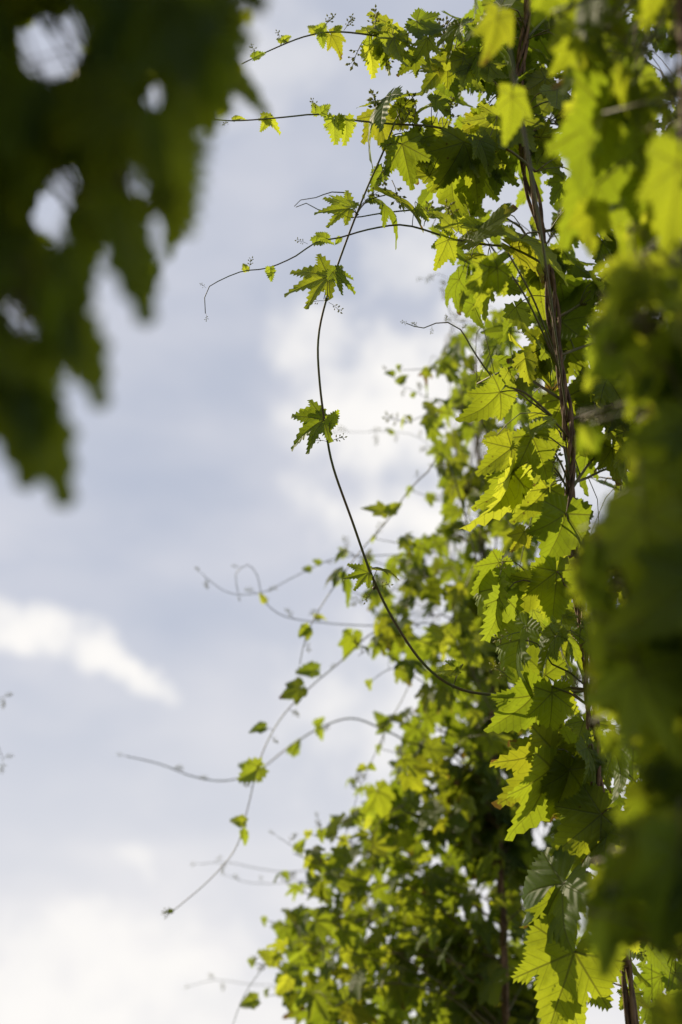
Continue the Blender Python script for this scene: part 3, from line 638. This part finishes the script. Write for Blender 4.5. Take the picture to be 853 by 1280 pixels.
nd_ = lambda rs: cam_n(rs.uniform(-.4, .4), rs.uniform(.0, .8), 1)
glow = lambda rs: -cam_n(rs.uniform(-.35, .9), rs.uniform(-.55, .5), rs.uniform(.35, 1)) if rs.random() < .66 else cam_n(rs.uniform(-.8, .3), rs.uniform(.3, 1), rs.uniform(.1, .7))
holesA = [(640, 212, 18, 20, 0), (625, 245, 16, 16, 0), (585, 118, 10, 10, 0), (560, 140, 14, 9, 0), (640, 268, 14, 8, 0), (722, 300, 8, 14, 0), (712, 362, 14, 10, 0), (720, 420, 13, 18, 0), (668, 375, 12, 14, 0), (655, 420, 9, 9, 0), (690, 500, 7, 18, 0), (655, 545, 12, 14, 0), (735, 600, 16, 12, 0), (752, 640, 20, 18, 0), (632, 645, 12, 14, 0), (660, 660, 8, 8, 0), (725, 745, 14, 14, 0), (745, 800, 10, 16, 0), (722, 830, 12, 8, 0), (728, 880, 15, 32, 0), (718, 930, 10, 16, 0), (750, 910, 6, 20, 0), (800, 110, 10, 8, 0), (835, 85, 18, 10, 0), (785, 15, 12, 8, 0), (815, 400, 20, 15, 0), (690, 60, 10, 24, 0), (700, 150, 10, 12, 0)] + [(random.uniform(560, 760), random.uniform(60, 900), random.uniform(5, 10), random.uniform(5, 12), 0) for _ in range(30)] + [(tx, ty, 13, 16, 0) for tx, ty, tD in TRUNK[::2] if 205 < ty < 290 or 390 < ty < 475 or 540 < ty < 590]
fit_cover(A, MID, clump, [(585, 118, 12, 10, 0), (555, 140, 16, 9, 0), (520, 160, 8, 8, 0), (545, 100, 8, 10, 0)], (1.99, 2.07), (.042, .07), 700, .68, glow, kinds=[('palm', .4), ('five', .4), ('three', .2)], slack=.16, spread=.8, seed=41, step=6, carriers=[sb, s3, arch], shrink=.5)
fit_cover(A, MID, polyA, holesA, (2.0, 2.25), (.05, .092), 1100, .80, glow, slack=.10, spread=.75, seed=2, step=7, carriers=A.shoots[:], shrink=.45)

# ================================================================== the softer plant further back
DB = lambda y: 2.75 + (1280 - y) / 1280 * .75
b0 = at(634, 1290, DB(1290)); B = Plant((b0.x + .02, b0.y - .05, 0), 'softly blurred bushy hop plant further back with thin runners reaching left')
ground_bine(B, [(634, 1290), (628, 1150), (620, 1000), (612, 850), (605, 700), (600, 600), (594, 500), (594, 450)], DB, .0075, .008, 3, 18, .2)
for pts, Dd, r_, lf in [
    ([(560, 575), (535, 590), (510, 615), (485, 650), (450, 690), (410, 745), (385, 790), (375, 830)], 2.7, .0022, [((480, 640), (455, 632), 'three'), ((487, 640), (500, 628), 'young'), ((432, 690), (418, 700), 'young'), ((425, 715), (400, 725), 'five'), ((430, 722), (440, 755), 'three'), ((385, 785), (372, 795), 'young'), ((386, 788), (384, 800), 'young')]),
    ([(600, 700), (560, 780), (510, 800), (470, 790), (425, 828), (385, 862), (350, 900), (325, 950), (310, 1010), (295, 1060), (262, 1100), (215, 1140)], (2.95, 2.6), .0022, [((440, 795), (432, 825), 'wide'), ((395, 838), (372, 838), 'young'), ((375, 860), (352, 872), 'wide'), ((330, 910), (312, 912), 'young'), ((325, 960), (298, 975), 'young'), ((305, 1028), (288, 1024), 'young'), ((303, 1040), (310, 1055), 'young'), ((215, 1140), (207, 1138), 'young')]),
    ([(560, 930), (520, 930), (480, 912), (440, 898), (400, 910), (360, 935), (320, 965), (280, 976), (240, 970), (200, 955), (157, 945)], (2.9, 3.0), .0026, [((395, 905), (405, 898), 'young'), ((398, 912), (404, 924), 'young'), ((365, 940), (375, 926), 'young'), ((320, 962), (300, 955), 'young'), ((485, 905), (472, 918), 'three'), ((490, 900), (515, 900), 'three'), ((480, 905), (470, 890), 'young')]),
    ([(560, 790), (510, 780), (460, 782), (400, 778), (355, 770), (330, 750), (322, 720), (310, 706), (295, 718), (298, 740)], 2.85, .0018, [((395, 772), (408, 770), 'young'), ((330, 752), (326, 742), 'young')]),
    ([(590, 660), (540, 690), (480, 694), (420, 698), (370, 720), (330, 740), (290, 742), (265, 728), (252, 716)], 2.9, .0016, [((388, 712), (378, 710), 'young'), ((430, 690), (424, 684), 'young'), ((400, 704), (392, 700), 'young')]),
    ([(540, 830), (500, 880), (470, 940), (450, 985), (437, 1030), (425, 1060)], 2.8, .0014, [((455, 958), (446, 965), 'young'), ((462, 957), (470, 962), 'young')]),
    ([(600, 560), (560, 570), (520, 545), (490, 540), (455, 540), (425, 540)], 3.1, .0010, [((490, 542), (484, 534), 'young')]),
    ([(600, 520), (560, 510), (520, 490), (500, 480), (486, 465)], 2.9, .0013, [((515, 495), (520, 490), 'young'), ((492, 468), (482, 464), 'young'), ((500, 478), (508, 466), 'young')]),
    ([(430, 1080), (400, 1085), (360, 1090), (320, 1085), (285, 1078), (248, 1080)], 3.25, .0015, [((395, 1084), (388, 1078), 'young')]),
    ([(440, 1095), (400, 1097), (350, 1104), (310, 1103), (286, 1095)], 3.25, .0014, []),
    ([(460, 1120), (425, 1085), (395, 1070), (370, 1060), (346, 1045)], 2.85, .0013, [((372, 1062), (380, 1050), 'young')]),
    ([(470, 1060), (440, 1060), (420, 1045), (402, 1040), (400, 1025)], 2.8, .0013, [((415, 1045), (425, 1018), 'young')]),
    ([(400, 1180), (360, 1190), (330, 1210), (305, 1245), (290, 1285)], 2.8, .0016, [((345, 1200), (325, 1190), 'young'), ((320, 1250), (300, 1256), 'young'), ((360, 1225), (347, 1243), 'young')]),
    ([(420, 1260), (360, 1235), (310, 1230), (270, 1225), (240, 1232)], 3.4, .0014, []),
    ([(600, 420), (570, 400), (558, 372), (562, 350), (545, 342), (532, 348)], 2.9, .0012, []), ([(600, 440), (570, 420), (562, 390), (556, 362)], 2.85, .0012, [])]:
    p0 = at(pts[0][0], pts[0][1], Dd[0] if isinstance(Dd, tuple) else Dd); ax = min(B.axis, key=lambda q: (q - p0).length + max(0, q.z - p0.z + .1))
    sh = pshoot(B, [pix(ax)[:2]] + pts, Dd, r_ * .85, r_ * .42, 'shoot', 5)
    for base, tip, kind in lf:
        b = at(base[0], base[1], 2.8); i = min(range(len(sh['P'])), key=lambda k: (Vector(pix(sh['P'][k])[:2]) - Vector(base)).length)
        hand(B, sh, pix(sh['P'][i])[2], base, tip, kind, MID, n=(random.uniform(-.5, .5), random.uniform(.3, .9), random.uniform(.3, .9)), node=sh['P'][i])
    P = sh['P']; L = len(P)
    for k in range(3, 12):
        if random.random() < .75:
            i = min(L - 2, int(L * (k + random.random()) / 12)); d = (P[i + 1] - P[i]).normalized(); B.flower(sh, P[i], d * .4 + RIGHT * random.uniform(-1, 1) + UP * random.uniform(-1, 1), random.uniform(.018, .032))
    B.flower(sh, P[-1], (P[-1] - P[-3]).normalized(), .02)
polyB = [(612, 385), (560, 420), (535, 460), (528, 505), (525, 545), (548, 570), (545, 600), (552, 640), (548, 668), (500, 690), (478, 705), (455, 745), (470, 780), (468, 830), (505, 850), (525, 880), (500, 925), (490, 970), (450, 1000), (400, 1060), (365, 1120), (338, 1170), (342, 1235), (385, 1300), (700, 1300), (740, 1100), (720, 800), (690, 500), (650, 400)]
def wB(x, y): return .7 if y < 660 else 1.0
n0 = len(B.shoots)
fill(B, LO, polyB, lambda x, y: DB(y) + .05, .13, 62, .064, wfun=wB, r=.0022, droop=1.0, spacing=.055, out=Vector((-.6, -.4, 0)), flow=.3, pair=.5)
carB = B.shoots[n0:]
glowb = lambda rs: glow(rs) if rs.random() < .72 else cam_n(rs.uniform(-.8, .2), rs.uniform(.2, 1), rs.uniform(.1, 1))
holesB = [(random.uniform(540, 670), random.uniform(790, 1280), random.uniform(7, 17), random.uniform(7, 20), 0) for _ in range(15)] + [(random.uniform(450, 680), random.uniform(420, 700), random.uniform(6, 14), random.uniform(6, 14), 0) for _ in range(13)] + [(random.uniform(380, 660), random.uniform(700, 1280), random.uniform(4, 9), random.uniform(4, 9), 0) for _ in range(16)] + [(590, 690, 24, 18, -20), (500, 850, 30, 20, 0), (480, 930, 22, 30, 0), (430, 1045, 20, 12, 0), (520, 770, 10, 16, 0), (555, 915, 9, 9, 0), (595, 650, 16, 10, 0)]
fill(B, LO, [(540, 760), (560, 1000), (520, 1100), (540, 1300), (720, 1300), (710, 760)], lambda x, y: DB(y) + .22, .06, 34, .070, r=.002, droop=1.0)
fit_cover(B, LO, polyB, holesB, (2.75, 3.15), (.036, .075), 3000, .87, glowb, slack=.14, spread=.9, seed=8, step=7, carriers=carB)
for ex, ey in [(530, 470), (528, 520), (548, 640), (500, 690), (470, 715), (455, 760), (470, 800), (470, 840), (500, 900), (488, 950), (460, 1000), (430, 1030), (405, 1055), (385, 1090), (365, 1125), (350, 1165), (345, 1210), (352, 1250)]:
    d0 = random.uniform(2.75, 3.0); sh = pshoot(B, [(ex + 70, ey + random.uniform(0, 30)), (ex + 25, ey - 5), (ex - random.uniform(12, 38), ey + random.uniform(-30, 22))], d0, .0014, .0007, 'shoot', 5)
    grow(B, sh, LO, .45, 1.0, .048, .035, .4, None, pair=.75, droop=.8, flow=.3)
B.finish()

# ================================================================== dark plant close on the left
b0 = at(-330, 1280, .78); Lp = Lp_ = Plant((b0.x, b0.y, 0), 'dark blurred hop leaves hanging close to the camera at the upper left', 'hop plant')
ground_bine(Lp, [(-330, 1280), (-320, 900), (-310, 600), (-300, 300), (-290, 0), (-280, -400)], lambda y: .78 + (1280 - y) / 1280 * .06, .006, .006, 2, 22)
cl = [pshoot(Lp, p, (.84, .76), .0022, .0012) for p in (
    [(-300, 150), (-220, -60), (-100, -100), (40, -60), (150, 10), (220, 60)], [(-300, 420), (-220, 240), (-100, 150), (20, 160), (110, 190), (150, 240)],
    [(-300, 600), (-200, 420), (-90, 350), (-10, 350), (60, 400)], [(-300, 0), (-200, -150), (-60, -220), (120, -180), (250, -60)])]
polyS = [(-120, -200), (285, -200), (283, 20), (290, 40), (302, 85), (285, 128), (262, 148), (238, 162), (214, 185), (222, 210), (238, 240), (242, 270), (225, 300), (210, 320), (198, 335), (188, 400), (178, 392), (165, 345), (140, 305), (122, 300), (118, 335), (99, 368), (104, 410), (120, 450), (131, 500), (118, 490), (96, 450), (75, 455), (52, 480), (45, 520), (66, 560), (86, 622), (72, 600), (55, 572), (38, 552), (36, 600), (24, 570), (10, 530), (-30, 500), (-60, 640), (-120, 640)]
holes = [(64, 58, 42, 46, 0), (110, 8, 16, 14, 0), (193, 118, 17, 19, 0), (173, 215, 22, 28, 0), (68, 250, 22, 48, 28), (155, 292, 19, 15, 0), (192, 300, 16, 30, 0), (76, 300, 16, 16, 0), (90, 334, 13, 24, 0), (12, 387, 15, 18, 0), (36, 410, 13, 18, 0)]
nl = lambda rs: cam_n(rs.uniform(-.5, .5), rs.uniform(-.1, .7), 1)
for k, (dr, g) in enumerate([((.70, .76), .97), ((.77, .84), .96), ((.84, .92), .95), ((.92, 1.0), .94), ((1.0, 1.08), .94), ((1.08, 1.15), .93)]):
    fit_cover(Lp, HI if k == 0 else MID, polyS, holes, dr, (.055, .095), 1500, g, nl, step=7, slack=.09, spread=.55, carriers=cl, seed=31 + k)
for base, tip, kind, idx in [((152, 270), (188, 412), 'slim', 0), ((88, 390), (132, 516), 'slim', 0), ((38, 490), (87, 642), 'slim', 0), ((12, 480), (36, 620), 'slim', 0), ((30, 450), (60, 560), 'young', 2), ((86, 300), (106, 420), 'slim', 0), ((200, 170), (236, 292), 'young', 0)]:
    b = at(base[0], base[1], .73); hand(Lp, cl[2], .73, base, tip, kind, HI, n=(.1, .2, 1), idx=idx, node=None, size=(at(tip[0], tip[1], .73) - b).length)
polyL = [(-125, -600), (-125, 200), (-115, 520), (-150, 700), (-190, 1000), (-200, 1400), (-700, 1400), (-700, -600)]
fill(Lp, LO, polyL, lambda x, y: 1.0, .10, 170, .085, r=.002, spacing=.05)
polyL2 = [(-150, -130), (250, -130), (220, -600), (-150, -600)]
fill(Lp, LO, polyL2, lambda x, y: .98, .10, 60, .085, r=.002, spacing=.05)
fill_box(Lp, (-1.0, -.6, 2.25), (.45, .42, 2.85), 130)  # unseen overhead canopy, added to cut sky light on the near-left leaves
fill_box(Lp, (-.62, .15, 1.3), (-.32, .55, 2.3), 45)  # unseen side foliage, added to darken the near-left leaves
for k in range(2): fit_cover(Lp, LO, [(-100, -300), (-100, 520), (-420, 520), (-420, -300)], [], (.95 + .1 * k, 1.05 + .1 * k), (.06, .11), 500, .95, nl, slack=.15, seed=70 + k, step=10, carriers=cl)  # extra unseen leaf layers, added to keep sun off the near-left leaves
Lp.finish()

# ================================================================== blurred plant close on the right
DR = lambda y: 1.02 + (1280 - y) / 1280 * .16
b0 = at(915, 1290, 1.02); Rp = Plant((b0.x + .02, b0.y, 0), 'blurred leafy hop plant at the right edge, bright yellow green above and dark below')
ground_bine(Rp, [(915, 1290), (910, 1000), (900, 750), (885, 500), (870, 300), (860, 150), (850, 0), (840, -200)], DR, .0055, .006, 2, 22)
for D_, base, tip, kind, nn, idx in [
    (1.3, (705, 50), (785, 72), 'three', (-.4, .5, .7), 0), (1.32, (750, 5), (712, 85), 'wide', (-.4, .1, .9), 1), (1.27, (712, 60), (690, 100), 'three', (-.4, .1, .9), 0), (1.3, (758, 140), (728, 335), 'three', (-.5, .1, .8), 0), (1.32, (745, 130), (715, 225), 'young', (-.5, .1, .9), 2),
    (1.12, (848, 205), (842, 335), 'wide', (-.5, .0, .8), 0), (1.17, (815, -40), (818, 40), 'three', (-.4, .1, .9), 0), (1.3, (690, -30), (674, 40), 'wide', (-.4, .1, .9), 1), (1.35, (622, 22), (612, 88), 'three', (-.4, .1, .9), 1), (1.4, (640, 120), (640, 188), 'three', (-.5, .1, .9), 0),
    (1.78, (612, 335), (605, 398), 'five', (-.5, .1, .8), 1), (1.78, (622, 335), (578, 372), 'three', (-.3, .4, .8), 0)]:
    pl_ = A if D_ > 1.34 else Rp; twn = at(base[0], base[1] - 8, D_); hand(pl_, twig(pl_, twn + (at(base[0], base[1], D_) - at(tip[0], tip[1], D_)) * .3), D_, base, tip, kind, HI, n=nn, idx=idx, node=twn, size=.92 * (at(base[0], base[1], D_) - at(tip[0], tip[1], D_)).length)
up_ = [(700, -80), (685, 40), (690, 100), (716, 110), (712, 230), (722, 330), (742, 300), (780, 300), (800, 345), (960, 340), (960, -80)]
upholes = [(780, 15, 14, 9, 0), (824, 50, 11, 13, 0), (837, 84, 20, 10, 0), (797, 48, 8, 8, 0), (845, 8, 12, 10, 0), (848, 135, 10, 8, 0), (698, 155, 14, 14, 0), (745, 140, 8, 14, 0), (700, 60, 7, 20, 0)]
nb = glow
fit_cover(Rp, MID, up_, upholes, (1.22, 1.42), (.045, .072), 900, .86, nb, slack=.10, spread=.7, seed=5)
nd_ = lambda rs: cam_n(rs.uniform(-.4, .4), rs.uniform(.0, .8), 1)
low = [(772, 335), (745, 400), (722, 520), (724, 562), (748, 560), (756, 490), (775, 462), (796, 500), (798, 590), (768, 650), (714, 690), (712, 735), (740, 765), (745, 900), (752, 950), (795, 935), (806, 990), (780, 1060), (736, 1100), (728, 1150), (754, 1215), (772, 1195), (805, 1145), (838, 1205), (856, 1165), (960, 1170), (960, 335)]
lowholes = [(812, 403, 24, 17, -15), (805, 515, 9, 9, 0), (788, 938, 15, 13, 0), (765, 905, 8, 14, 0), (752, 500, 14, 30, 0), (822, 598, 10, 7, 0), (778, 735, 12, 28, 0)]
for k, dr in enumerate([(.97, 1.05), (1.05, 1.12), (1.12, 1.19), (1.19, 1.25)]):
    fit_cover(Rp, HI if k == 0 else MID, low, lowholes, dr, (.06, .115), 900, .96, nd_, slack=.09, spread=.6, seed=11 + k)
fit_cover(Rp, HI, [(853, 1225), (835, 1240), (800, 1282), (790, 1330), (960, 1330), (960, 1200)], [], (.90, 1.0), (.05, .1), 200, .9, nd_, slack=.06, seed=3)
polyR = [(930, -300), (930, 1400), (1350, 1400), (1350, -300)]
fill(Rp, LO, polyR, lambda x, y: DR(y) + .08, .10, 80, .088, r=.002, spacing=.05)
Rp.finish(); A.finish()

# ================================================================== plant added just past the left edge, shades the lower right foliage
b0 = at(-230, 1250, 1.72); E = Plant((b0.x, b0.y, 0), 'hop plant added past the left edge for shade, only a few tiny blurred tips showing')
ground_bine(E, [(-260, 1290), (-255, 1100), (-250, 800), (-245, 500), (-240, 250), (-240, 80)], lambda y: 1.72, .0065, .007, 3, 20)
for pts in ([(-230, 900), (-150, 860), (-60, 890), (-8, 925), (4, 950)], [(-240, 1000), (-140, 930), (-50, 900), (6, 870)]):
    sh = pshoot(E, pts, (1.8, 2.9), .0012, .0006, 'shoot', 5); E.flower(sh, sh['P'][-1], Vector((0, 0, -1)), .03); E.flower(sh, sh['P'][-4], Vector((1, 0, .3)), .025)
polyE = [(-95, 95), (-95, 700), (-400, 700), (-400, 40)]
fill(E, LO, polyE, lambda x, y: 1.72, .10, 60, .085, r=.002)
for k in range(3): fit_cover(E, LO, polyE, [], (1.62 + .07 * k, 1.7 + .07 * k), (.06, .11), 500, .95, nd_, slack=.15, seed=50 + k, step=10, carriers=E.shoots[2:40])
E.finish()
